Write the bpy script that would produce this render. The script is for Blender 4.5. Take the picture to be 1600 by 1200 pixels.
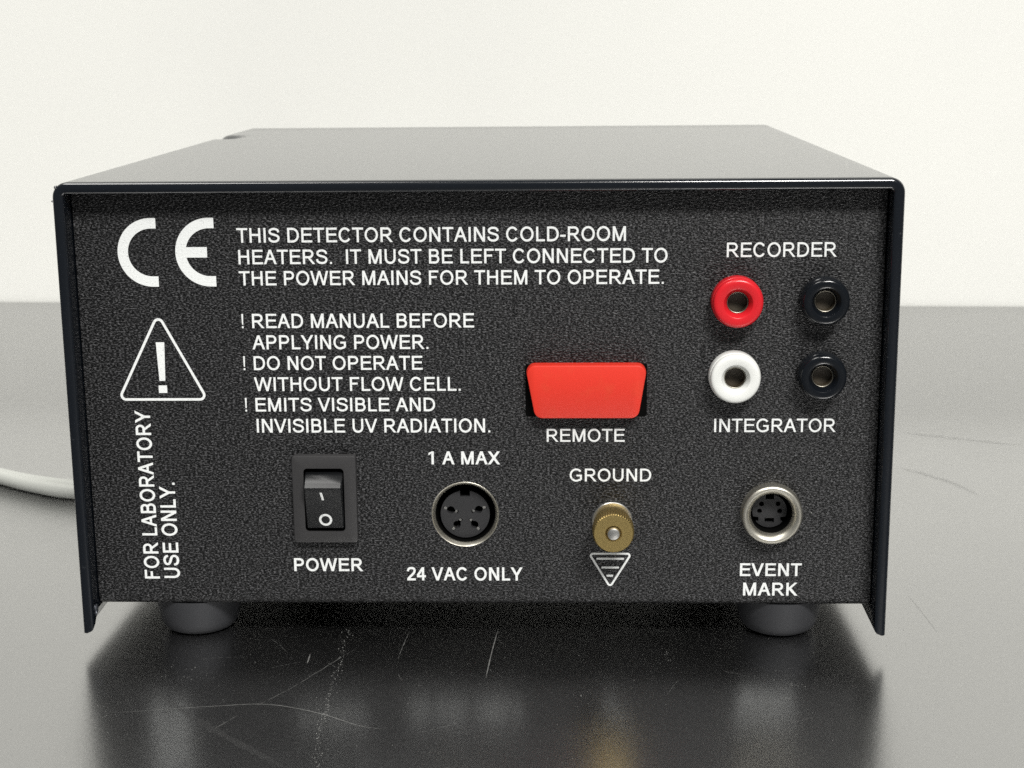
import bpy, bmesh, math, random
from mathutils import Vector, Matrix
from mathutils.geometry import delaunay_2d_cdt

random.seed(7)
for o in list(bpy.data.objects):
    bpy.data.objects.remove(o)
SC = bpy.context.scene
COL = SC.collection
MM = 0.001            # everything below is written in millimetres
PI = math.pi

# ------------------------------------------------------------------ camera
cam_d = bpy.data.cameras.new('camera')
cam = bpy.data.objects.new('camera', cam_d)
COL.objects.link(cam)
cam_d.sensor_width = 36.0
cam_d.lens = 54.4
cam_d.clip_start = 0.01
cam_d.clip_end = 50.0
cx = Vector((0.9995087, 0.03010658, -0.00871475))
cy = Vector((0.00197834, 0.21689314, 0.97619335))
cz = -Vector((-0.03128001, 0.97573099, -0.21672702))
m = Matrix((cx, cy, cz)).transposed().to_4x4()
m.translation = Vector((18.87, -344.01, 141.30)) * MM
cam.matrix_world = m
cam_d.dof.use_dof = True
cam_d.dof.focus_distance = 0.362
cam_d.dof.aperture_fstop = 54.4 / 1.15
SC.camera = cam

# ------------------------------------------------------------------ light
w = bpy.data.worlds.new('World')
SC.world = w
w.use_nodes = True
bg = w.node_tree.nodes['Background']
bg.inputs['Color'].default_value = (0.93, 0.97, 1.0, 1)
bg.inputs['Strength'].default_value = 0.10


def area(name, loc, target, sx, sy, power, col):
    d = bpy.data.lights.new(name, 'AREA')
    d.shape = 'RECTANGLE'
    d.size, d.size_y = sx, sy
    d.energy = power
    d.color = col
    o = bpy.data.objects.new(name, d)
    COL.objects.link(o)
    o.location = loc
    o.rotation_euler = (Vector(target) - Vector(loc)).to_track_quat('-Z', 'Y').to_euler()
    return o


# two ceiling fixtures of the room: one behind the camera, one above the bench
area('ceiling_lamp', (0.85, -2.15, 2.45), (0.0, 0.0, 0.05), 1.2, 0.5, 130, (1.0, 0.985, 0.95))
area('ceiling_lamp', (-0.85, -0.35, 2.45), (-0.1, 0.1, 0.0), 1.6, 0.6, 35, (1.0, 0.985, 0.95))

vs = SC.view_settings
vs.view_transform = 'Standard'
vs.look = 'None'
vs.exposure = 0.0
vs.gamma = 1.0
vs.use_curve_mapping = False
SC.cycles.use_denoising = False
SC.cycles.max_bounces = 8
SC.cycles.sample_clamp_indirect = 0.9
SC.cycles.blur_glossy = 0.6


# ------------------------------------------------------------------ materials
def mat(name, col, rough=0.5, metal=0.0, ior=1.5, bumps=(), coat=None, mottles=None, rvar=None, alpha=1.0):
    """bumps: (scale per metre xyz, detail, strength, distance mm)"""
    M = bpy.data.materials.new(name)
    M.use_nodes = True
    nt = M.node_tree
    b = nt.nodes['Principled BSDF']
    b.inputs['Base Color'].default_value = (*col, 1)
    b.inputs['Roughness'].default_value = rough
    b.inputs['Metallic'].default_value = metal
    b.inputs['IOR'].default_value = ior
    b.inputs['Alpha'].default_value = alpha
    if coat:                                     # (ior, roughness) of a clear top layer
        b.inputs['Coat Weight'].default_value = 1.0
        b.inputs['Coat IOR'].default_value = coat[0]
        b.inputs['Coat Roughness'].default_value = coat[1]
    tc = None

    def coords(scale):
        nonlocal tc
        if tc is None:
            tc = nt.nodes.new('ShaderNodeTexCoord')
        mp = nt.nodes.new('ShaderNodeMapping')
        mp.inputs['Scale'].default_value = scale
        nt.links.new(tc.outputs['Object'], mp.inputs['Vector'])
        return mp.outputs['Vector']

    prev = None
    for sc_, det, st, dist in bumps:
        n = nt.nodes.new('ShaderNodeTexNoise')
        n.inputs['Scale'].default_value = 1.0
        n.inputs['Detail'].default_value = det
        n.inputs['Roughness'].default_value = 0.6
        nt.links.new(coords(sc_), n.inputs['Vector'])
        bp = nt.nodes.new('ShaderNodeBump')
        bp.inputs['Strength'].default_value = st
        bp.inputs['Distance'].default_value = dist * MM
        nt.links.new(n.outputs['Fac'], bp.inputs['Height'])
        if prev is not None:
            nt.links.new(prev, bp.inputs['Normal'])
        prev = bp.outputs['Normal']
    if prev is not None:
        nt.links.new(prev, b.inputs['Normal'])
        if coat:
            nt.links.new(prev, b.inputs['Coat Normal'])

    def ramp_noise(sc_, det, lo, hi):
        n = nt.nodes.new('ShaderNodeTexNoise')
        n.inputs['Scale'].default_value = 1.0
        n.inputs['Detail'].default_value = det
        nt.links.new(coords(sc_), n.inputs['Vector'])
        r = nt.nodes.new('ShaderNodeMapRange')
        r.inputs['From Min'].default_value = lo
        r.inputs['From Max'].default_value = hi
        nt.links.new(n.outputs['Fac'], r.inputs['Value'])
        return r
    if mottles:
        sc_, det, lo, hi, c2 = mottles
        r = ramp_noise(sc_, det, lo, hi)
        mx = nt.nodes.new('ShaderNodeMix')
        mx.data_type = 'RGBA'
        mx.inputs['A'].default_value = (*col, 1)
        mx.inputs['B'].default_value = (*c2, 1)
        nt.links.new(r.outputs['Result'], mx.inputs['Factor'])
        nt.links.new(mx.outputs['Result'], b.inputs['Base Color'])
    if rvar:
        sc_, det, r0, r1 = rvar
        r = ramp_noise(sc_, det, 0.3, 0.7)
        r.inputs['To Min'].default_value = r0
        r.inputs['To Max'].default_value = r1
        nt.links.new(r.outputs['Result'], b.inputs['Roughness'])
    return M


M_panel = mat('textured_black_enamel', (0.002, 0.0021, 0.0024), 0.44, ior=1.37, bumps=[((1500, 1800, 3000), 1, 1.0, 0.26)],
              mottles=((1650, 1650, 3300), 1, 0.49, 0.68, (0.088, 0.088, 0.092)))
M_cover = mat('black_powder_coat', (0.0065, 0.0085, 0.012), 0.15, ior=1.64, bumps=[((1150, 1150, 1150), 2, 0.20, 0.05)],
              mottles=((420, 420, 420), 2, 0.71, 0.80, (0.06, 0.065, 0.07)))
M_ink = mat('white_silkscreen_ink', (0.88, 0.90, 0.89), 0.55, bumps=[((1500, 1800, 2600), 2, 0.6, 0.15)],
            mottles=((2300, 2300, 3000), 2, 0.60, 0.74, (0.42, 0.43, 0.43)))
M_blackpl = mat('black_plastic', (0.006, 0.0075, 0.010), 0.16, bumps=[((700, 700, 700), 2, 0.1, 0.05)])
M_bezel = mat('satin_black_plastic', (0.040, 0.039, 0.040), 0.4, bumps=[((2600, 2600, 2600), 2, 0.25, 0.05)])
M_rocker = mat('rocker_plastic', (0.006, 0.0066, 0.0074), 0.32, bumps=[((900, 900, 900), 2, 0.1, 0.04)])
M_red = mat('red_plastic', (0.66, 0.016, 0.024), 0.28, bumps=[((500, 500, 500), 2, 0.06, 0.05)])
M_redcap = mat('red_cap_plastic', (0.72, 0.036, 0.019), 0.38, bumps=[((300, 300, 300), 2, 0.10, 0.06)],
               mottles=((260, 260, 260), 3, 0.55, 0.75, (0.70, 0.048, 0.022)))
M_white = mat('white_plastic', (0.82, 0.83, 0.80), 0.3, bumps=[((500, 500, 500), 2, 0.05, 0.05)])
M_nickel = mat('nickel_plating', (0.74, 0.71, 0.62), 0.40, metal=1.0, bumps=[((900, 900, 900), 2, 0.15, 0.03)])
M_zinc = mat('zinc_plating', (0.72, 0.71, 0.68), 0.36, metal=1.0, bumps=[((1500, 1500, 1500), 2, 0.3, 0.04)])
M_brass = mat('brass', (0.50, 0.375, 0.15), 0.43, metal=1.0, bumps=[((2500, 2500, 2500), 2, 0.35, 0.04)])
M_rim = mat('dull_tinned_rim', (0.33, 0.31, 0.26), 0.4, metal=1.0)
M_tube = mat('tarnished_tube', (0.050, 0.038, 0.022), 0.55, metal=0.0, bumps=[((900, 900, 900), 2, 0.5, 0.1)])
M_dark = mat('dark_cavity_plastic', (0.003, 0.003, 0.003), 0.6, ior=1.1)
M_insert = mat('socket_insert_plastic', (0.026, 0.026, 0.028), 0.5, bumps=[((1500, 1500, 1500), 2, 0.2, 0.04)])
M_rubber = mat('dark_grey_rubber', (0.031, 0.032, 0.036), 0.62, bumps=[((900, 900, 900), 2, 0.15, 0.05)])
M_table = mat('black_epoxy_benchtop', (0.003, 0.003, 0.0031), 0.25, ior=3.3, coat=(2.1, 0.25),
              bumps=[((900, 900, 900), 2, 0.15, 0.10)],
              rvar=((35, 35, 35), 4, 0.22, 0.28))
M_wall = mat('white_wall_paint', (0.84, 0.84, 0.80), 0.75, bumps=[((260, 260, 260), 3, 0.15, 0.3)],
             mottles=((5, 5, 5), 4, 0.45, 0.75, (0.80, 0.80, 0.765)))
M_cable = mat('pale_grey_pvc', (0.46, 0.47, 0.44), 0.35)
M_scratch = mat('pale_scratch', (0.30, 0.30, 0.29), 0.6, alpha=0.45)
M_smear = mat('faint_smear', (0.060, 0.060, 0.060), 0.42, ior=1.6, alpha=0.32)
M_scuff = mat('matte_scuff', (0.05, 0.05, 0.05), 0.34, ior=2.0, alpha=0.12)
M_dust = mat('dust', (0.24, 0.24, 0.23), 0.8)
M_chip = mat('bare_metal_chip', (0.62, 0.66, 0.74), 0.35, metal=1.0, bumps=[((1800, 1800, 1800), 2, 0.8, 0.2)])

# ------------------------------------------------------------------ helpers
ORIGIN = {}


def obj(name, verts, faces, m, parent=None, smooth=True, angle=35, label=None):
    """one mesh object; verts in world millimetres"""
    lo = [min(v[i] for v in verts) for i in range(3)]
    hi = [max(v[i] for v in verts) for i in range(3)]
    c = [(a + b) / 2 for a, b in zip(lo, hi)]
    me = bpy.data.meshes.new(name)
    me.from_pydata([tuple((v[i] - c[i]) * MM for i in range(3)) for v in verts], [], faces)
    me.validate()
    bm = bmesh.new()
    bm.from_mesh(me)
    bmesh.ops.remove_doubles(bm, verts=bm.verts, dist=2e-6)
    bmesh.ops.recalc_face_normals(bm, faces=bm.faces)
    bm.to_mesh(me)
    bm.free()
    if smooth:
        me.shade_smooth()
        me.set_sharp_from_angle(angle=math.radians(angle))
    me.materials.append(m)
    o = bpy.data.objects.new(name, me)
    COL.objects.link(o)
    W = Vector(c) * MM
    ORIGIN[o] = W
    if parent is not None:
        o.parent = parent
        o.location = W - ORIGIN[parent]
    else:
        o.location = W
    if label:
        o['label'] = label
    return o


def empty(name, loc, label, cat):
    o = bpy.data.objects.new(name, None)
    COL.objects.link(o)
    o.empty_display_size = 0.02
    o.location = Vector(loc) * MM
    ORIGIN[o] = Vector(loc) * MM
    o['label'] = label
    o['category'] = cat
    return o


def lathe(c, prof, n=64, axis='y', closed_ends=True, rfun=None):
    """revolve (position along axis, radius) about an axis through c"""
    V, F = [], []
    for j, (p, r) in enumerate(prof):
        for i in range(n):
            a = 2 * PI * i / n
            rr = r * (rfun(i, j) if rfun else 1.0)
            if axis == 'y':
                V.append((c[0] + rr * math.cos(a), p, c[1] + rr * math.sin(a)))
            else:
                V.append((c[0] + rr * math.cos(a), c[1] + rr * math.sin(a), p))
    for j in range(len(prof) - 1):
        for i in range(n):
            k = (i + 1) % n
            F.append((j * n + i, j * n + k, (j + 1) * n + k, (j + 1) * n + i))
    if closed_ends:
        F.append(tuple(range(n)))
        F.append(tuple(range((len(prof) - 1) * n, len(prof) * n)))
    return V, F


def circ(cx_, cz_, r, n=40, a0=0.0):
    return [(cx_ + r * math.cos(a0 + 2 * PI * i / n), cz_ + r * math.sin(a0 + 2 * PI * i / n)) for i in range(n)]


def rpoly(pts, r, n=6):
    """polygon with rounded corners"""
    out = []
    N = len(pts)
    for i in range(N):
        p0, p, p1 = Vector(pts[i - 1]), Vector(pts[i]), Vector(pts[(i + 1) % N])
        a, b = (p0 - p).normalized(), (p1 - p).normalized()
        ang = a.angle(b)
        d = r / math.tan(ang / 2)
        s, e = p + a * d, p + b * d
        c = p + (a + b).normalized() * (r / math.sin(ang / 2))
        v0, v1 = s - c, e - c
        t0 = math.atan2(v0.y, v0.x)
        dt = (math.atan2(v1.y, v1.x) - t0 + PI) % (2 * PI) - PI
        for k in range(n + 1):
            t = t0 + dt * k / n
            out.append((c.x + r * math.cos(t), c.y + r * math.sin(t)))
    return out


def rect(x0, x1, z0, z1):
    return [(x0, z0), (x1, z0), (x1, z1), (x0, z1)]


def tri_fill(outer, holes):
    vs_, fs = [], []
    for loop in [outer] + holes:
        b = len(vs_)
        vs_ += [Vector(p) for p in loop]
        fs.append(list(range(b, b + len(loop))))
    ov, oe, of, _, _, orig = delaunay_2d_cdt(vs_, [], fs, 1, 1e-6)
    keep = [tuple(f) for f, og in zip(of, orig) if list(og) == [0]]
    return [tuple(v) for v in ov], keep


def plate(outer, holes, yf, yb, bevel=0.0, back=False):
    """flat plate facing the camera side (-y), walls going back to yb"""
    V, F = [], []
    fo = outer
    if bevel:
        c = Vector((sum(p[0] for p in outer) / len(outer), sum(p[1] for p in outer) / len(outer)))
        fo = []
        N = len(outer)
        area2 = sum(outer[i][0] * outer[(i + 1) % N][1] - outer[(i + 1) % N][0] * outer[i][1] for i in range(N))
        sg = 1 if area2 > 0 else -1
        for i in range(N):
            a, b, d = Vector(outer[i - 1]), Vector(outer[i]), Vector(outer[(i + 1) % N])
            e = ((b - a).normalized() + (d - b).normalized()).normalized()
            fo.append((b.x - sg * e.y * bevel, b.y + sg * e.x * bevel))
    pv, pf = tri_fill(fo, holes)
    V += [(p[0], yf, p[1]) for p in pv]
    F += pf

    def wall(l0, y0, l1, y1):
        b = len(V)
        n = len(l0)
        V.extend([(p[0], y0, p[1]) for p in l0])
        V.extend([(p[0], y1, p[1]) for p in l1])
        for i in range(n):
            k = (i + 1) % n
            F.append((b + i, b + k, b + n + k, b + n + i))
    if bevel:
        mid = [((a[0] * 0.3 + b[0] * 0.7), (a[1] * 0.3 + b[1] * 0.7)) for a, b in zip(fo, outer)]
        wall(fo, yf, mid, yf + bevel * 0.3)
        wall(mid, yf + bevel * 0.3, outer, yf + bevel)
        wall(outer, yf + bevel, outer, yb)
    else:
        wall(outer, yf, outer, yb)
    for h in holes:
        wall(h, yf, h, yb)
    return V, F


def join(*vf):
    V, F = [], []
    for v, f in vf:
        b = len(V)
        V += v
        F += [tuple(i + b for i in q) for q in f]
    return V, F


# ------------------------------------------------------------------ stroke lettering (cap height = 1)
ADV = dict(A=.932, B=.932, C=1.009, D=1.009, E=.932, F=.853, G=1.087, H=1.009, I=.388, K=.932, L=.777, M=1.164,
           N=1.009, O=1.087, P=.932, R=1.009, S=.932, T=.853, U=1.009, V=.932, W=1.319, X=.932, Y=.932)
ADV.update({' ': .388, '.': .388, '!': .388, '-': .466, '1': .777, '2': .777, '4': .777})


def ribbon(pts, w_):
    P = [Vector(p) for p in pts]
    L, Rr = [], []
    for i in range(len(P)):
        if i == 0:
            t = (P[1] - P[0]).normalized()
            k = 1
        elif i == len(P) - 1:
            t = (P[-1] - P[-2]).normalized()
            k = 1
        else:
            t0, t1 = (P[i] - P[i - 1]).normalized(), (P[i + 1] - P[i]).normalized()
            t = (t0 + t1).normalized()
            k = 1 / max(0.5, t.dot(t1))
        n = Vector((-t.y, t.x)) * (w_ / 2 * k)
        L.append(tuple(P[i] + n))
        Rr.append(tuple(P[i] - n))
    return L + Rr[::-1]


def arc(cx_, cz_, rx, rz, a0, a1, n=18, e=1.0):
    out = []
    for i in range(n + 1):
        a = math.radians(a0 + (a1 - a0) * i / n)
        c, s = math.cos(a), math.sin(a)
        out.append((cx_ + rx * math.copysign(abs(c) ** e, c), cz_ + rz * math.copysign(abs(s) ** e, s)))
    return out


def catmull(p, n=5):
    out = []
    for i in range(len(p) - 1):
        a, b, c, d = p[max(i - 1, 0)], p[i], p[i + 1], p[min(i + 2, len(p) - 1)]
        for k in range(n):
            t = k / n
            out.append(tuple(0.5 * (2 * b[q] + (c[q] - a[q]) * t + (2 * a[q] - 5 * b[q] + 4 * c[q] - d[q]) * t * t
                                    + (3 * b[q] - a[q] - 3 * c[q] + d[q]) * t ** 3) for q in (0, 1)))
    out.append(p[-1])
    return out


def glyph(ch, s):
    """list of polygons; s = stem width, h = bar thickness"""
    h = s * 0.9
    a = ADV[ch]
    l = 0.112
    G = []
    box = lambda x0, x1, z0, z1: G.append(rect(x0, x1, z0, z1))

    def diag(x0, z0, x1, z1, k=1.0):
        wd = s * k * math.hypot(x1 - x0, z1 - z0) / abs(z1 - z0)
        G.append([(x0 - wd / 2, z0), (x0 + wd / 2, z0), (x1 + wd / 2, z1), (x1 - wd / 2, z1)])
    if ch == 'A':
        diag(s * .55, 0, a / 2, 1)
        diag(a - s * .55, 0, a / 2, 1)
        box(.24, a - .24, .30, .30 + h)
    elif ch in 'BPR':
        r_ = a - .075 - s / 2 if ch != 'R' else a - .12 - s / 2
        box(l, l + s, 0, 1)
        z1 = 1 - h / 2
        zm = .53 if ch == 'B' else (.435 + h * .2 if ch == 'P' else .475)
        rt = r_ - (.045 if ch == 'B' else 0)
        xc = rt - (z1 - zm) / 2 * 1.05
        G.append(ribbon([(l + s / 2, z1)] + arc(xc, (z1 + zm) / 2, rt - xc, (z1 - zm) / 2, 90, -90, 16) + [(l + s / 2, zm)], (s + h) / 2))
        if ch == 'B':
            z0 = h / 2
            xc = r_ - (zm - z0) / 2 * 1.05
            G.append(ribbon([(l + s / 2, zm)] + arc(xc, (z0 + zm) / 2, r_ - xc, (zm - z0) / 2, 90, -90, 16) + [(l + s / 2, z0)], (s + h) / 2))
        if ch == 'R':
            x0 = .47
            G.append([(x0 - s * .35, zm), (x0 + s * .75, zm), (a - .015, 0), (a - .015 - s * 1.22, 0)])
    elif ch in 'CG':
        xc = a * .51
        rx = a / 2 - .055 - s / 2
        rz = .5 - h / 2 + .012
        if ch == 'C':
            G.append(ribbon(arc(xc, .5, rx, rz, 36, 326, 40), (s + h) / 2))
        else:
            xr = a - .105 - s / 2
            G.append(ribbon(arc(xc, .5, rx, rz, 38, 300, 38) + [(xr - .10, .085 + h * .2), (xr, .15 + h * .15)], (s + h) / 2))
            box(xr - s / 2, xr + s / 2, .14, .395 + h * .9)
            box(.575, xr + s / 2, .395, .395 + h)
    elif ch == 'D':
        box(l, l + s, 0, 1)
        r_ = a - .065 - s / 2
        z1 = 1 - h / 2
        xc = .44
        G.append(ribbon([(l + s / 2, z1)] + arc(xc, .5, r_ - xc, z1 - .5, 90, -90, 24, .93) + [(l + s / 2, h / 2)], (s + h) / 2))
    elif ch in 'EF':
        box(l, l + s, 0, 1)
        r_ = a - (.06 if ch == 'E' else .055)
        box(l + s / 2, r_, 1 - h, 1)
        box(l + s / 2, r_ - (.045 if ch == 'E' else .12), .53 - h / 2, .53 + h / 2)
        if ch == 'E':
            box(l + s / 2, r_ + .012, 0, h)
    elif ch == 'H':
        box(l, l + s, 0, 1)
        box(a - l - s, a - l, 0, 1)
        box(l + s / 2, a - l - s / 2, .53 - h / 2, .53 + h / 2)
    elif ch == 'I':
        box(a / 2 - s / 2, a / 2 + s / 2, 0, 1)
    elif ch == 'K':
        box(l, l + s, 0, 1)
        x1 = a - .02
        G.append([(l + s * .6, .33), (l + s * .6, .33 + s * 1.3), (x1 - s * 1.25, 1), (x1 - .02, 1)][::-1])
        G.append([(.40, .66), (.40 - s * .75, .66 - s * .9), (a - s * 1.22, 0), (a, 0)])
    elif ch == 'L':
        box(l, l + s, 0, 1)
        box(l + s / 2, a - .04, 0, h)
    elif ch == 'M':
        box(l, l + s, 0, 1)
        box(a - l - s, a - l, 0, 1)
        diag(l + s * .62, 1, a / 2, 0, .95)
        diag(a - l - s * .62, 1, a / 2, 0, .95)
    elif ch == 'N':
        box(l, l + s, 0, 1)
        box(a - l - s, a - l, 0, 1)
        diag(l + s * .58, 1, a - l - s * .58, 0)
    elif ch == 'O':
        xc = a / 2
        rx = a / 2 - .065 - s / 2
        rz = .5 - h / 2 + .012
        G.append(ribbon(arc(xc, .5, rx, rz, -1, 181, 30), (s + h) / 2))
        G.append(ribbon(arc(xc, .5, rx, rz, 179, 361, 30), (s + h) / 2))
    elif ch == 'S':
        p = [(.80, .70), (.755, .835), (.63, .915), (.465, .938), (.30, .91), (.185, .825), (.165, .725), (.22, .63),
             (.35, .57), (.50, .53), (.67, .475), (.775, .395), (.80, .275), (.745, .155), (.62, .082), (.47, .062),
             (.30, .09), (.17, .18), (.115, .33)]
        k = (s - .13) / 2
        q = [(.4665 + (x - .4665) * (1 - k * .9), .5 + (z - .5) * (1 - k * 1.1)) for x, z in p]
        G.append(ribbon(catmull(q), (s + h) / 2))
    elif ch == 'T':
        box(a / 2 - s / 2, a / 2 + s / 2, 0, 1)
        box(.03, a - .03, 1 - h, 1)
    elif ch == 'U':
        xl, xr = .108 + s / 2, a - .108 - s / 2
        zc = .40
        G.append(ribbon([(xl, 1)] + arc(a / 2, zc, (xr - xl) / 2, zc - h / 2 + .012, 180, 360, 24, .94) + [(xr, 1)], (s + h) / 2 * 1.02))
    elif ch == 'V':
        diag(s * .55, 1, a / 2, 0)
        diag(a - s * .55, 1, a / 2, 0)
    elif ch == 'W':
        q = [s * .56, a * .27, a / 2, a * .73, a - s * .56]
        diag(q[0], 1, q[1], 0, .97)
        diag(q[1], 0, q[2], 1, .92)
        diag(q[2], 1, q[3], 0, .92)
        diag(q[3], 0, q[4], 1, .97)
    elif ch == 'X':
        diag(s * .62, 0, a - s * .68, 1)
        diag(a - s * .62, 0, s * .68, 1)
    elif ch == 'Y':
        box(a / 2 - s / 2, a / 2 + s / 2, 0, .45)
        diag(a / 2, .40, s * .6, 1)
        diag(a / 2, .40, a - s * .6, 1)
    elif ch == '.':
        box(a / 2 - s * .46, a / 2 + s * .46, 0, s * .92)
    elif ch == '!':
        box(a / 2 - s * .4, a / 2 + s * .4, 0, s * .9)
        G.append([(a / 2 - s * .27, .25), (a / 2 + s * .27, .25), (a / 2 + s * .42, 1), (a / 2 - s * .42, 1)])
    elif ch == '-':
        box(.04, a - .04, .30, .30 + h)
    elif ch == '1':
        box(.40 - s * .2, .40 + s * .8, 0, 1)
        G.append([(.40 + s * .3, 1), (.40 - s * .1, .86), (.15, .70), (.15, .70 + s * 1.05), (.40 + s * .1, 1)])
    elif ch == '2':
        p = [(.11, .70), (.16, .85), (.27, .925), (.40, .938), (.54, .91), (.62, .82), (.63, .71), (.58, .59), (.47, .46),
             (.30, .30), (.17, .17), (.115, .06)]
        G.append(ribbon(catmull(p), (s + h) / 2))
        box(.05, .71, 0, h)
    elif ch == '4':
        box(.49 - s / 2 + .02, .49 + s / 2 + .02, 0, 1)
        box(.03, .73, .235, .235 + h)
        G.append([(.03, .235 + h * .5), (.03, .235 + h * 1.3), (.49 - s * .35, 1), (.51, 1), (.51, 1 - s * 1.0), (.03 + s * .95, .235 + h * .9)])
    return G


def union_fill(polys):
    vs_, fs = [], []
    for p in polys:
        ar = sum(p[i - 1][0] * p[i][1] - p[i][0] * p[i - 1][1] for i in range(len(p)))
        if ar < 0:
            p = p[::-1]
        b = len(vs_)
        vs_ += [Vector(q) for q in p]
        fs.append(list(range(b, b + len(p))))
    ov, oe, of, _, _, orig = delaunay_2d_cdt(vs_, [], fs, 1, 1e-5)
    return [tuple(v) for v in ov], [tuple(f) for f, og in zip(of, orig) if len(og)]


GC = {}


def line_mesh(text, s):
    V, F = [], []
    x = 0.0
    for ch in text:
        if ch != ' ':
            if (ch, s) not in GC:
                GC[(ch, s)] = union_fill(glyph(ch, s))
            gv, gf = GC[(ch, s)]
            b = len(V)
            V += [(p[0] + x, p[1]) for p in gv]
            F += [tuple(i + b for i in f) for f in gf]
        x += ADV[ch]
        # a few kerning pairs
    return V, F


Y_PANEL = 5.5
Y_INK = Y_PANEL - 0.05


def text_part(lines, parent, s, name, label, vertical=False):
    """lines: (text, ink start, ink end, baseline, cap height) in panel millimetres"""
    VV, FF = [], []
    for text, x0, x1, z0, cap in lines:
        V, F = line_mesh(text, s)
        lo, hi = min(v[0] for v in V), max(v[0] for v in V)
        k = (x1 - x0) / (hi - lo)
        b = len(VV)
        for v in V:
            u = x0 + (v[0] - lo) * k
            t = z0 + v[1] * cap * (1 if not vertical else -1)
            VV.append((t, Y_INK, u) if vertical else (u, Y_INK, t))
        FF += [tuple(i + b for i in f) for f in F]
    return obj(name, VV, FF, M_ink, parent, smooth=False, label=label)


def ink(name, polys, parent, label):
    V, F = union_fill(polys)
    return obj(name, [(p[0], Y_INK, p[1]) for p in V], F, M_ink, parent, smooth=False, label=label)


# ------------------------------------------------------------------ setting: bench top and wall
YAW = -0.0484                                   # the bench runs slightly askew to the instrument
BK = 495.0                                      # bench back edge at x = 0


def bench(u, v, z):                             # u along the bench, v in front of its back edge
    return (u * math.cos(YAW) + v * math.sin(YAW), BK + u * math.sin(YAW) - v * math.cos(YAW), z)


def bench_box(u0, u1, v0, v1, z0, z1, edge=1.5):
    V, F = [], []
    prof = [(v1, z0), (v1, z1 - edge), (v1 - edge * .3, z1 - edge * .3), (v1 - edge, z1), (v0 + edge, z1), (v0 + edge * .3, z1 - edge * .3), (v0, z1 - edge), (v0, z0)]
    for u in (u0, u1):
        V += [bench(u, v, z) for v, z in prof]
    n = len(prof)
    for i in range(n):
        F.append((i, (i + 1) % n, n + (i + 1) % n, n + i))
    F += [tuple(range(n)), tuple(range(n, 2 * n))]
    return V, F


table = obj('tabletop', *bench_box(-1500, 1500, 0, 1100, -30, 0), M_table)
table['kind'] = 'structure'
V = [bench(u, v, z) for v in (-2, -60) for u, z in ((-2400, -900), (2400, -900), (2400, 1900), (-2400, 1900))]
wall = obj('wall', V, [(0, 1, 2, 3), (4, 5, 6, 7), (0, 1, 5, 4), (1, 2, 6, 5), (2, 3, 7, 6), (3, 0, 4, 7)], M_wall, smooth=False)
wall['kind'] = 'structure'

# ------------------------------------------------------------------ the instrument
W2, ZB, ZT, LEN = 95.0, 4.2, 111.15, 220.0
inst = empty('laboratory_detector', (0, 110, 0), 'black textured laboratory instrument box with white warning text on its rear panel', 'instrument')


def cross(off):
    """inverted U cross-section, pulled in by off"""
    r = max(3.4 - off, 0.5)
    x, z = W2 - off, ZT - off
    p = [(-x, ZB), (-x, ZB + 30), (-x, ZT - 30)]
    n = 8
    for i in range(n + 1):
        a = PI - PI / 2 * i / n
        p.append((-x + r + r * math.cos(a), z - r + r * math.sin(a)))
    for q in (-90.6, -89.4, -88.2, -87.0, -85.5, -83, -60, -30, 0, 30, 60, 88):
        p.append((q, z))
    for i in range(n + 1):
        a = PI / 2 - PI / 2 * i / n
        p.append((x - r + r * math.cos(a), z - r + r * math.sin(a)))
    p += [(x, ZT - 30), (x, ZB + 30), (x, ZB)]
    return p


def dent(y):                                    # small dent in the far end of the cover's upper edge
    if y < 154 or y > 177:
        return 0
    if y < 167:
        return (0.5 - 0.5 * math.cos((y - 154) / 13 * PI)) * 1.5
    if y < 170:
        return 1.5
    return 1.5 * (0.5 + 0.5 * math.cos((y - 170) / 7 * PI))


st = [(215, 2.6), (40, 2.6), (5.6, 2.6), (4.2, 2.6), (2.8, 2.6), (1.6, 2.6), (0.55, 2.6), (0.2, 2.45), (0.0, 2.1), (0.0, 1.0), (0.12, 0.55), (0.4, 0.2), (0.9, 0.0), (2.5, 0)]
st += [(y, 0) for y in (4.2, 5.6, 60, 120, 150)] + [(y, 0) for y in range(153, 181, 1)] + [(200, 0), (218, 0), (219.2, 0.25), (219.8, 0.8), (220, 1.6)]
V, F = [], []
rn = random.Random(3)
def tab_z(y, off):                              # the sides reach below the panel only as a short lip at the open end
    if y >= 5.6:
        return 9.3
    z = ZB + (0.0 if off < 1.5 else 0.5)
    if off > 2.5:                               # inner wall: rounded foot, then a slanted notch up to the panel
        return 6.0 if y <= 1.6 else 6.0 + (y - 1.6) * 1.1
    return z + (0.4 if off > 2.4 else 0) + max(0.0, y - 1.2) * .9


for y, off in st:
    for x, z in cross(off):
        if z == ZB:
            z = min(9.3, tab_z(y, off))
        if off == 0 and x < -82 and z > ZT - 5:
            k = max(0.0, min(1.0, (-85.0 - x) / 4.0))
            z -= dent(y) * k * 1.0
        V.append((x, y, z))
n = len(cross(0))
for j in range(len(st) - 1):
    for i in range(n - 1):
        F.append((j * n + i, j * n + i + 1, (j + 1) * n + i + 1, (j + 1) * n + i))
F.append(tuple(j * n for j in range(len(st))))
F.append(tuple(j * n + n - 1 for j in range(len(st))))
F.append(tuple(range((len(st) - 1) * n, len(st) * n)))
cover = obj('cover', V, F, M_cover, inst, angle=40)


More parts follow.
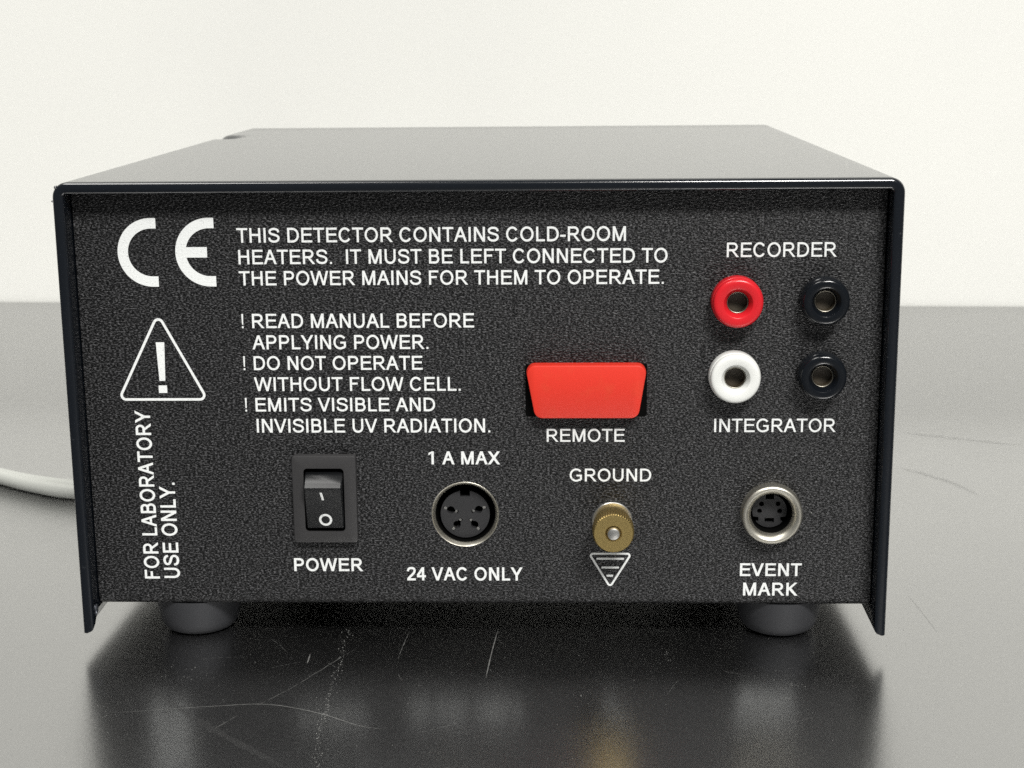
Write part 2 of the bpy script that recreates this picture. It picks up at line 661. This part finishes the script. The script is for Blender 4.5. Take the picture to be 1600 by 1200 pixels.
def blob(c, r, seed, sq=(1, 1, 1)):
    q = random.Random(seed)
    bm = bmesh.new()
    bmesh.ops.create_icosphere(bm, subdivisions=2, radius=1)
    V_ = [(c[0] + v.co.x * r * sq[0] * q.uniform(.75, 1.2), c[1] + v.co.y * r * sq[1] * q.uniform(.75, 1.2), c[2] + v.co.z * r * sq[2] * q.uniform(.75, 1.2)) for v in bm.verts]
    F_ = [tuple(v.index for v in f.verts) for f in bm.faces]
    bm.free()
    return V_, F_


obj('paint_burr', *blob((-94.0, 0.7, 110.0), 0.5, 1), M_cover, cover)
obj('paint_burr', *blob((-94.9, 0.7, 107.0), 0.4, 2, (1, 1, .7)), M_cover, cover)
obj('paint_chip', *blob((-92.25, 2.6, 9.2), 1.0, 5, (.42, .9, 1.3)), M_chip, cover, label='bare metal chip low on the inner edge of the cover')

# rear panel: folded tray with cut-outs
JACKS = [(58.9, 83.1, 5.85, M_red, 'red banana jack'), (78.6, 83.3, 5.5, M_blackpl, 'upper black banana jack'),
         (58.7, 65.7, 5.9, M_white, 'white banana jack'), (78.55, 65.95, 5.5, M_blackpl, 'lower black banana jack')]
DIN = (-3.68, 31.95)
MINI = (68.1, 32.9)
SW = (-36.55, 36.3)
holes = [circ(x, z, 3.6) for x, z, *_ in JACKS] + [circ(-3.64, 32.2, 8.0), circ(*MINI, 5.2), rect(SW[0] - 6, SW[0] + 6, SW[1] - 9, SW[1] + 9)]
XP, ZP0, ZP1, RB = 92.15, 9.35, 108.3, 2.4
pv, pf = tri_fill(rect(-XP, XP, ZP0 + RB, ZP1), holes)
V = [(p[0], Y_PANEL, p[1]) for p in pv]
F = list(pf)
bend = [(Y_PANEL + RB - RB * math.cos(a), ZP0 + RB - RB * math.sin(a)) for a in [PI / 2 * i / 8 for i in range(9)]] + [(214, ZP0)]
bend2 = [(214, ZP0 + 1.3), (Y_PANEL + 6, ZP0 + 1.3)]
b = len(V)
prof = bend + bend2
for x in (-XP, XP):
    V += [(x, y, z) for y, z in prof]
for i in range(len(prof) - 1):
    F.append((b + i, b + i + 1, b + len(prof) + i + 1, b + len(prof) + i))
panel = obj('rear_panel', V, F, M_panel, inst, angle=50)

# rubber feet
for fx, fy in ((-70.7, 17), (72.2, 17), (-70.7, 200), (72.2, 200)):
    obj('foot', *lathe((fx, fy), [(ZP0, 10.7), (6.5, 10.3), (3.0, 9.6), (1.6, 9.1), (0.7, 8.3), (0.2, 7.3), (0.02, 6.2)], axis='z'), M_rubber, inst)

# banana jacks
for x, z, R_, m_, lab in JACKS:
    j = obj('banana_jack', *lathe((x, z), [(9, 3.5), (5.52, 3.5), (5.48, R_ - .1), (5.0, R_), (2.6, R_), (2.25, R_ - .1), (2.15, R_ - .22), (1.3, R_ - .22), (.95, R_ - .32), (.68, R_ - .55), (.54, R_ - .85),
                                           (.5, R_ - 1.2), (.5, 3.55), (.62, 3.3), (.9, 3.12), (1.9, 2.62), (2.3, 2.5), (9, 2.5)], closed_ends=False), m_, inst, angle=28, label=lab)
    obj('contact_tube', *lathe((x, z), [(12, 2.48), (2.45, 2.47), (2.35, 2.36), (2.4, 2.25), (12, 2.18)], n=40, closed_ends=False), M_rim, j)
    obj('bore', *lathe((x, z), [(2.3, 2.17), (4.6, 2.15), (4.9, .05)], n=40, closed_ends=False), M_tube, j)

# remote port and its red dust cap
port = obj('remote_port', *plate(rpoly(rect(10.75, 38.85, 55.95, 68.35), .6, 3), [], Y_PANEL - .08, Y_PANEL + 3), M_dark, inst)


def cap_poly(d):
    return rpoly([(10.95 - .2 + d, 68.62 - d), (13.05 + d * 1.1, 56.2 + d), (36.75 - d * 1.1, 56.2 + d), (38.78 - d, 68.62 - d)], 2.0, 7)


cap_ = obj('dust_cap', *join(plate(cap_poly(0), [], 2.3, 3.6, bevel=.3), plate(cap_poly(.5), [], 3.6, 3.75), plate(cap_poly(-.08), [], 3.75, 5.41)), M_redcap, port, angle=30)

# power switch
bz = plate(rpoly(rect(-44.05, -29.0, 25.8, 46.95), .7, 4), [rpoly(rect(-41.35, -31.85, 28.55, 43.95), .9, 4)], 3.45, 5.5, bevel=.25)
switch = obj('power_switch', *bz, M_bezel, inst, angle=25)
obj('switch_well', [(x, y, z) for y in (3.9, 9.5) for x, z in rpoly(rect(-41.33, -31.87, 28.57, 43.93), .9, 4)],
    [(i, (i + 1) % 20, 20 + (i + 1) % 20, 20 + i) for i in range(20)] + [tuple(range(20, 40))], M_dark, switch)


def rock_y(z):                                   # front face of the rocker, tipped on at its lower end, slightly hollow
    t = (39.7 - z) / 10.7
    return 0.9 + 2.9 * t + 0.25 * math.sin(PI * max(0, min(1, t)))


rp = [(9, 43.3), (5.6, 43.35), (3.2, 42.2), (1.6, 40.7), (1.05, 40.2), (.82, 39.95), (.85, 39.7)]
rp += [(rock_y(z), z) for z in (38.5, 37, 35.5, 34, 32.5, 31, 30, 29.4)] + [(4.1, 29.05), (4.6, 28.9), (9, 28.9)]
V, F = [], []
XL, XR = -41.0, -32.15
for x, d in ((XL, .25), (XL + .25, 0), (XR - .25, 0), (XR, .25)):
    V += [(x, y + d, z) for y, z in rp]
n = len(rp)
for k in range(3):
    for i in range(n):
        F.append((k * n + i, k * n + (i + 1) % n, (k + 1) * n + (i + 1) % n, (k + 1) * n + i))
F += [tuple(range(n)), tuple(range(3 * n, 4 * n))]
obj('rocker', V, F, M_rocker, switch, angle=32)
mk = [(-37.32, 38.75), (-36.78, 38.72), (-36.42, 36.72), (-36.98, 36.7)]
obj('on_mark', [(x, rock_y(z) - .04, z) for x, z in mk], [(0, 1, 2, 3)], M_ink, switch, smooth=False)
ro, ri = circ(-36.45, 31.5, 1.55), circ(-36.45, 31.5, 1.0)
obj('off_mark', [(x, rock_y(z) - .04, z) for x, z in ro + ri], [(i, (i + 1) % 40, 40 + (i + 1) % 40, 40 + i) for i in range(40)], M_ink, switch, smooth=False)

# power inlet socket (round, four contacts)
pw = obj('power_socket', *lathe(DIN, [(12, 8.4), (6.2, 8.4), (5.7, 8.35), (5.56, 8.1), (5.62, 7.9), (6.0, 7.62), (6.5, 7.36), (7.1, 7.14), (7.6, 7.08), (12, 7.05)], n=96, closed_ends=False), M_nickel, inst, angle=40)
obj('insulator', *lathe(DIN, [(7.15, 7.14), (7.1, 6.98), (13.5, 6.8), (13.6, .05)], n=64, closed_ends=False), M_dark, pw)



def notched(c, r, w_, d, extra=()):
    """disc outline with a key notch at the top (and optional side notches)"""
    out = []
    for i in range(120):
        a = PI / 2 + 2 * PI * (i + .5) / 120
        x, z = r * math.cos(a), r * math.sin(a)
        if z > 0 and abs(x) < w_ / 2:
            continue
        if any(z < ez and z > ez - eh and abs(x) > ex for ex, ez, eh in extra):
            x = math.copysign(extra[0][0], x)
        out.append((c[0] + x, c[1] + z))
    zt_ = math.sqrt(r * r - w_ * w_ / 4)
    out = [(c[0] - w_ / 2, c[1] + zt_)] + out + [(c[0] + w_ / 2, c[1] + zt_), (c[0] + w_ / 2, c[1] + zt_ - d), (c[0] - w_ / 2, c[1] + zt_ - d)]
    return out


def rot_rect(c, l, w_, a):
    u, v = Vector((math.cos(a), math.sin(a))), Vector((-math.sin(a), math.cos(a)))
    c = Vector(c)
    return [tuple(c - u * l / 2 - v * w_ / 2), tuple(c + u * l / 2 - v * w_ / 2), tuple(c + u * l / 2 + v * w_ / 2), tuple(c - u * l / 2 + v * w_ / 2)]


DC = (-3.85, 31.3)
pins = [(-3.4, 1.05), (3.25, 1.15), (-2.0, -2.6), (2.2, -2.6)]


def keyhole(c, a, r=.9, l=1.85, w_=.40):
    """round pin hole with a radial slot on either side"""
    out = []
    t0 = math.asin(w_ / r)
    for s_ in (0, PI):
        for i in range(9):
            t = a + s_ + t0 + (PI - 2 * t0) * i / 8
            out.append((c[0] + r * math.cos(t), c[1] + r * math.sin(t)))
        d = a + s_ + PI
        for sg in (-1, 1):
            px, pz = l * math.cos(d), l * math.sin(d)
            out.append((c[0] + px + sg * w_ * math.cos(d + PI / 2), c[1] + pz + sg * w_ * math.sin(d + PI / 2)))
    return out


ph, contacts = [], []
for dx, dz in pins:
    a = math.atan2(dz, dx)
    ph.append(keyhole((DC[0] + dx, DC[1] + dz), a))
ins = obj('socket_insert', *plate(notched(DC, 5.85, 2.35, 1.35), ph, 8.5, 11.5), M_insert, pw, angle=30)
for dx, dz in pins:
    a = math.atan2(dz, dx)
    c0 = Vector((DC[0] + dx, DC[1] + dz))
    u = Vector((math.cos(a), math.sin(a)))
    q = rot_rect(c0 + u * 1.35, .7, .62, a)
    q2 = rot_rect(c0 - u * 1.35, .5, .62, a)
    obj('contact', *join(plate(q, [], 8.7, 11), plate(q2, [], 8.9, 11)), M_zinc, pw)

# event socket (small round, four pin holes)
ev = obj('event_socket', *lathe(MINI, [(9, 6.0), (5.45, 7.1), (3.2, 7.1), (2.6, 7.04), (2.2, 6.86), (2.0, 6.5), (2.05, 6.05), (2.4, 5.55), (2.9, 5.18), (3.6, 4.92), (4.8, 4.82), (9, 4.8)], n=96, closed_ends=False), M_nickel, inst, angle=60)
obj('insulator', *lathe(MINI, [(4.3, 4.85), (4.3, 4.74), (11.5, 4.55), (11.6, .05)], n=64, closed_ends=False), M_dark, ev)
EC = (68.05, 32.6)
ph = [circ(EC[0] + dx, EC[1] + dz, .58, 20) for dx, dz in ((-1.9, 1.7), (1.95, 1.75), (-2.35, -.05), (2.35, -.05))]
ph.append(rect(EC[0] - 1.1, EC[0] + 1.1, EC[1] - 2.85, EC[1] - 1.75))
obj('socket_insert', *plate(notched(EC, 4.05, 1.95, 1.05, ((2.55, -1.4, 1.1),)), ph, 7.0, 10), M_insert, ev, angle=30)

# ground post: washer, knurled thumb nut, screw
GX, GZ = 31.0, 30.55
gp = obj('ground_post', *lathe((GX, GZ), [(5.52, 4.8), (4.75, 4.8), (4.6, 4.65), (4.6, 2.0)], closed_ends=False), M_zinc, inst)
NT = 144
kn = lambda i, j: 1.0 if j < 3 or j > 7 else (1.0 + .022 * (1 if (i % 3) == 0 else -1 if (i % 3) == 1 else -.2))
obj('thumb_nut', *lathe((GX, GZ - .05), [(4.55, 3.0), (4.5, 4.2), (1.2, 4.3), (.95, 4.5), (.6, 4.7), (-1.7, 4.72), (-3.45, 4.7), (-3.8, 4.6), (-4.0, 4.42), (-4.0, 1.95), (-3.55, 1.62), (-3.0, 1.6)], n=NT, closed_ends=False, rfun=kn), M_brass, gp, angle=20)
obj('screw', *lathe((GX, GZ - .05), [(-2.5, 1.5), (-4.1, 1.5), (-4.5, 1.35), (-4.65, 1.05)], n=40), M_zinc, gp)

# ------------------------------------------------------------------ silk-screened writing on the panel
text_part([('THIS DETECTOR CONTAINS COLD-ROOM', -54.85, 33.75, 96.80, 3.35), ('HEATERS.  IT MUST BE LEFT CONNECTED TO', -54.65, 43.2, 91.84, 3.33),
           ('THE POWER MAINS FOR THEM TO OPERATE.', -54.75, 42.4, 86.95, 3.31)], panel, .156, 'heater_notice', 'three line notice about cold-room heaters')
for i, (a_, b_) in enumerate((((('! READ MANUAL BEFORE', -54.6, -.9, 77.0, 3.34), ('APPLYING POWER.', -52.35, -11.54, 72.0, 3.32)), 'read manual warning'),
                              ((('! DO NOT OPERATE', -54.65, -12.98, 67.1, 3.3), ('WITHOUT FLOW CELL.', -52.35, -4.25, 62.1, 3.3)), 'flow cell warning'),
                              ((('! EMITS VISIBLE AND', -54.7, -10.27, 57.22, 3.26), ('INVISIBLE UV RADIATION.', -52.2, 2.5, 52.13, 3.32)), 'radiation warning'))):
    text_part(a_, panel, .156, 'warning_text', b_)
text_part([('FOR LABORATORY', 16.05, 57.5, -77.2, 3.62), ('USE ONLY.', 16.2, 39.95, -72.35, 3.75)], panel, .17, 'laboratory_notice', 'vertical notice reading for laboratory use only', vertical=True)
for t, x0, x1, z0, cap, s in (('RECORDER', 56.54, 81.3, 93.0, 3.3, .146), ('INTEGRATOR', 54.5, 82.55, 52.14, 3.2, .146), ('REMOTE', 15.65, 33.8, 49.85, 3.1, .146),
                              ('GROUND', 21.0, 40.05, 40.25, 3.1, .15), ('1 A MAX', -12.05, 4.72, 44.4, 3.15, .178), ('POWER', -44.75, -28.2, 18.0, 3.25, .178),
                              ('24 VAC ONLY', -17.82, 9.8, 15.72, 3.3, .178)):
    text_part([(t, x0, x1, z0, cap)], panel, s, 'port_label', 'white lettering reading ' + t)
text_part([('EVENT', 61.25, 75.8, 16.97, 3.18), ('MARK', 62.1, 75.0, 12.1, 3.22)], panel, .175, 'port_label', 'white lettering reading EVENT MARK')


def ce_letter(xr_top, e):
    """one letter of the CE mark: half ring with straight ends"""
    ro_, ri_ = 7.9, 5.5
    cz_ = 94.65
    cx__ = xr_top - 1.2
    outer_ = [(cx__ + ro_ * math.cos(a), cz_ + ro_ * math.sin(a)) for a in [PI / 2 + PI * i / 40 for i in range(41)]]
    inner_ = [(cx__ + ri_ * math.cos(a), cz_ + ri_ * math.sin(a)) for a in [PI * 1.5 - PI * i / 40 for i in range(41)]]
    P_ = [(xr_top, cz_ + ro_)] + outer_ + [(xr_top, cz_ - ro_), (xr_top, cz_ - ri_)] + inner_ + [(xr_top, cz_ + ri_)]
    out = [P_]
    if e:
        out.append(rect(cx__ - ri_ - .6, cx__ - .6, cz_ - 1.2, cz_ + 1.2))
    return out


ink('conformity_mark', ce_letter(-73.3, False) + ce_letter(-60.0, True), panel, 'large white CE mark')


def outline(poly, r, t):
    o_ = rpoly(poly, r, 8)
    c = [sum(p[0] for p in poly) / 3, sum(p[1] for p in poly) / 3]
    # inner outline: the same triangle moved in by t
    n_ = len(o_)
    i_ = []
    for k in range(n_):
        a, b2, d = Vector(o_[k - 1]), Vector(o_[k]), Vector(o_[(k + 1) % n_])
        e = ((b2 - a).normalized() + (d - b2).normalized()).normalized()
        nrm = Vector((-e.y, e.x))
        if nrm.dot(Vector(c) - b2) < 0:
            nrm = -nrm
        i_.append(tuple(b2 + nrm * t))
    return [[o_[k], o_[(k + 1) % n_], i_[(k + 1) % n_], i_[k]] for k in range(n_)]


wt = ink('warning_triangle', outline([(-74.0, 81.0), (-84.75, 59.85), (-63.0, 59.85)], 1.35, .6), panel, 'white outlined triangle')
ink('exclamation_mark', [[(-74.85, 73.75), (-72.85, 73.75), (-73.12, 64.6), (-74.5, 64.6)], rect(-74.78, -72.8, 61.7, 63.5)], panel, 'bold exclamation mark in the triangle')
ink('ground_symbol', outline([(25.2, 22.7), (35.95, 22.7), (30.57, 13.7)], .75, .47) + [rpoly(rect(27.3, 33.85, 20.97, 21.47), .2, 3), rpoly(rect(28.5, 32.65, 18.78, 19.28), .2, 3), rpoly(rect(29.7, 31.3, 16.75, 17.25), .2, 3)],
    panel, 'white inverted triangle with three bars')


# ------------------------------------------------------------------ cables
def tube(path, r, n=20):
    P_ = [Vector(p) for p in path]
    V_, F_ = [], []
    for i, p in enumerate(P_):
        t = (P_[min(i + 1, len(P_) - 1)] - P_[max(i - 1, 0)]).normalized()
        s_ = t.cross(Vector((0, 0, 1))).normalized()
        u_ = s_.cross(t)
        for k in range(n):
            a = 2 * PI * k / n
            V_.append(tuple(p + s_ * r * math.cos(a) + u_ * r * math.sin(a)))
    for i in range(len(P_) - 1):
        for k in range(n):
            F_.append((i * n + k, i * n + (k + 1) % n, (i + 1) * n + (k + 1) % n, (i + 1) * n + k))
    F_ += [tuple(range(n)), tuple(range((len(P_) - 1) * n, len(P_) * n))]
    return V_, F_


def cable(pts, r, label):
    c2 = catmull([(p[0], p[1]) for p in pts], 10)
    o = obj('cable', *tube([(x, y, r + .05) for x, y in c2], r), M_cable)
    o['label'] = label
    o['category'] = 'cable'
    o['group'] = 'pale grey cables beside the box'
    return o


cable([(-330, 330), (-260, 225), (-200, 168), (-165.6, 141.8), (-150.4, 131.3), (-136.9, 124.8), (-122, 124), (-109, 138), (-104, 175), (-103, 230), (-80, 262), (-20, 275)], 2.35,
      'nearer of two pale grey round cables lying on the bench left of the box')
cable([(-350, 352), (-280, 246), (-216, 185), (-181, 155), (-158, 138.6), (-137.5, 129.9), (-124.5, 129.2), (-114.2, 141), (-109.2, 176), (-108, 232), (-82, 268), (-18, 282)], 2.35,
      'farther of two pale grey cables left of the box, mostly hidden behind the other')


# ------------------------------------------------------------------ scratches, scuffs and dust on the bench
def strip(pts, w_, z, wob=0.0, seed=1, taper=True, dash=False):
    q = random.Random(seed)
    c = catmull(pts, 14)
    V_, F_ = [], []
    n_ = len(c)
    for i, p in enumerate(c):
        a, b_ = Vector(c[max(i - 1, 0)]), Vector(c[min(i + 1, n_ - 1)])
        t = (b_ - a).normalized()
        k = w_ / 2 * q.uniform(.55, 1.25)
        if dash and q.random() < .45:
            k *= .08
        if taper:
            k *= min(1, 4 * min(i + .3, n_ - 1 - i + .3) / n_)
        o_ = q.uniform(-wob, wob)
        nx, ny = -t.y, t.x
        V_ += [(p[0] + nx * (k + o_), p[1] + ny * (k + o_), z), (p[0] - nx * (k - o_), p[1] - ny * (k - o_), z)]
    for i in range(n_ - 1):
        F_.append((2 * i, 2 * i + 1, 2 * i + 3, 2 * i + 2))
    return V_, F_


SCR = [([(-79.6, -35.7), (-57.4, -31.8), (-45.0, -30.7), (-33.1, -35.2), (-24.0, -41.1), (-17.7, -42.9)], .22, .02),
       ([(3.4, 13.3), (2.5, -.9), (1.8, -16.0)], .26, .02), ([(-29.3, 2.7), (-34.3, -7.1), (-42.1, -22.8), (-52.8, -40.2), (-61.6, -59.7)], .12, .10),
       ([(-40.4, -2.1), (-40.2, -7.9)], .3, .03), ([(-18.3, 13.1), (-18.9, 2.8), (-19.3, -5.0)], .14, .08)]
for i, (pts, w_, wob) in enumerate(SCR):
    obj('scratch', *strip(pts, w_, .05 + .004 * i, wob, i, dash=wob > .05), M_scratch, table)
qs = random.Random(41)
for i in range(9):                               # short hairlines here and there
    x, y, a, l_ = qs.uniform(-70, 95), qs.uniform(-58, 10), qs.uniform(0, PI), qs.uniform(3, 12)
    dx, dy, c_ = math.cos(a) * l_ / 2, math.sin(a) * l_ / 2, qs.uniform(-.8, .8)
    obj('scratch', *strip([(x - dx, y - dy), (x - dy * .1 * c_, y + dx * .1 * c_), (x + dx, y + dy)], .09, .03 + .002 * i, .03, 60 + i, dash=True), M_scratch, table)
obj('smear', *strip([(-70.3, -25.5), (-60.4, -37.1), (-48.2, -49.4), (-36.2, -60.8)], 2.2, .03, .2, 9), M_smear, table)
for i, pts in enumerate(([(108.7, 38.7), (109.8, 24.0), (110.2, 12.1)], [(142.9, 209.7), (162.4, 199.4), (182.6, 190.3)], [(132.7, 161.8), (144.6, 144.8), (150.8, 128.9)])):
    obj('scuff', *strip(pts, (.5, 3.0, 2.6)[i], .03 + .003 * i, .1, 20 + i), M_scuff, table)

q = random.Random(11)
V, F = [], []


def speck(x, y, r, z=.07):
    b_ = len(V)
    k = q.randint(5, 7)
    ph_ = q.uniform(0, 6)
    st_ = q.uniform(.5, 1.0)
    for i in range(k):
        a = ph_ + 2 * PI * i / k
        rr = r * q.uniform(.7, 1.2)
        V.append((x + rr * math.cos(a), y + rr * math.sin(a) * st_ * 1.6, z))
    V.append((x, y, z + r * .7))
    for i in range(k):
        F.append((b_ + i, b_ + (i + 1) % k, b_ + k))


DOT = [(-33.3, 13.0), (-32.6, -8.9), (-32.1, -30.2), (-31.6, -44.6), (-30.1, -60.1)]
for p in catmull(DOT, 24):
    for _ in range(2):
        speck(p[0] + q.gauss(0, .55), p[1] + q.uniform(-.6, .6), q.choice((.05, .07, .09, .13)))
for _ in range(420):
    speck(q.uniform(-95, 110), q.uniform(-62, 18), q.choice((.03, .04, .04, .05, .06, .08)))
for cx_, cy_, n_, sg in ((-68, -14, 26, 3.0), (-80, -36, 14, 2.0), (44, -2, 10, 1.3), (70, -20, 12, 2.5), (24, -24, 8, 1.5)):
    for _ in range(n_):
        speck(cx_ + q.gauss(0, sg), cy_ + q.gauss(0, sg * 1.3), q.choice((.05, .07, .1)))
for _ in range(60):
    speck(q.uniform(-180, 190), q.uniform(-62, 60), q.choice((.05, .07, .09)))
for px_, pz_, r_ in ((77.6, 32.6, .16), (-60.5, 24.0, .07), (12.0, 78.0, .06), (45.0, 60.0, .06), (-20.0, 12.5, .07), (88.0, 48.0, .07), (20.0, 105.0, .05)):
    bv, bf = blob((px_, Y_PANEL - r_ * .6, pz_), r_, int(r_ * 1000) + int(px_))
    b_ = len(V)
    V += bv
    F += [tuple(i + b_ for i in f) for f in bf]
dust = obj('dust', V, F, M_dust, smooth=False)
dust['kind'] = 'stuff'
dust['label'] = 'fine pale dust specks scattered over the black bench and panel'
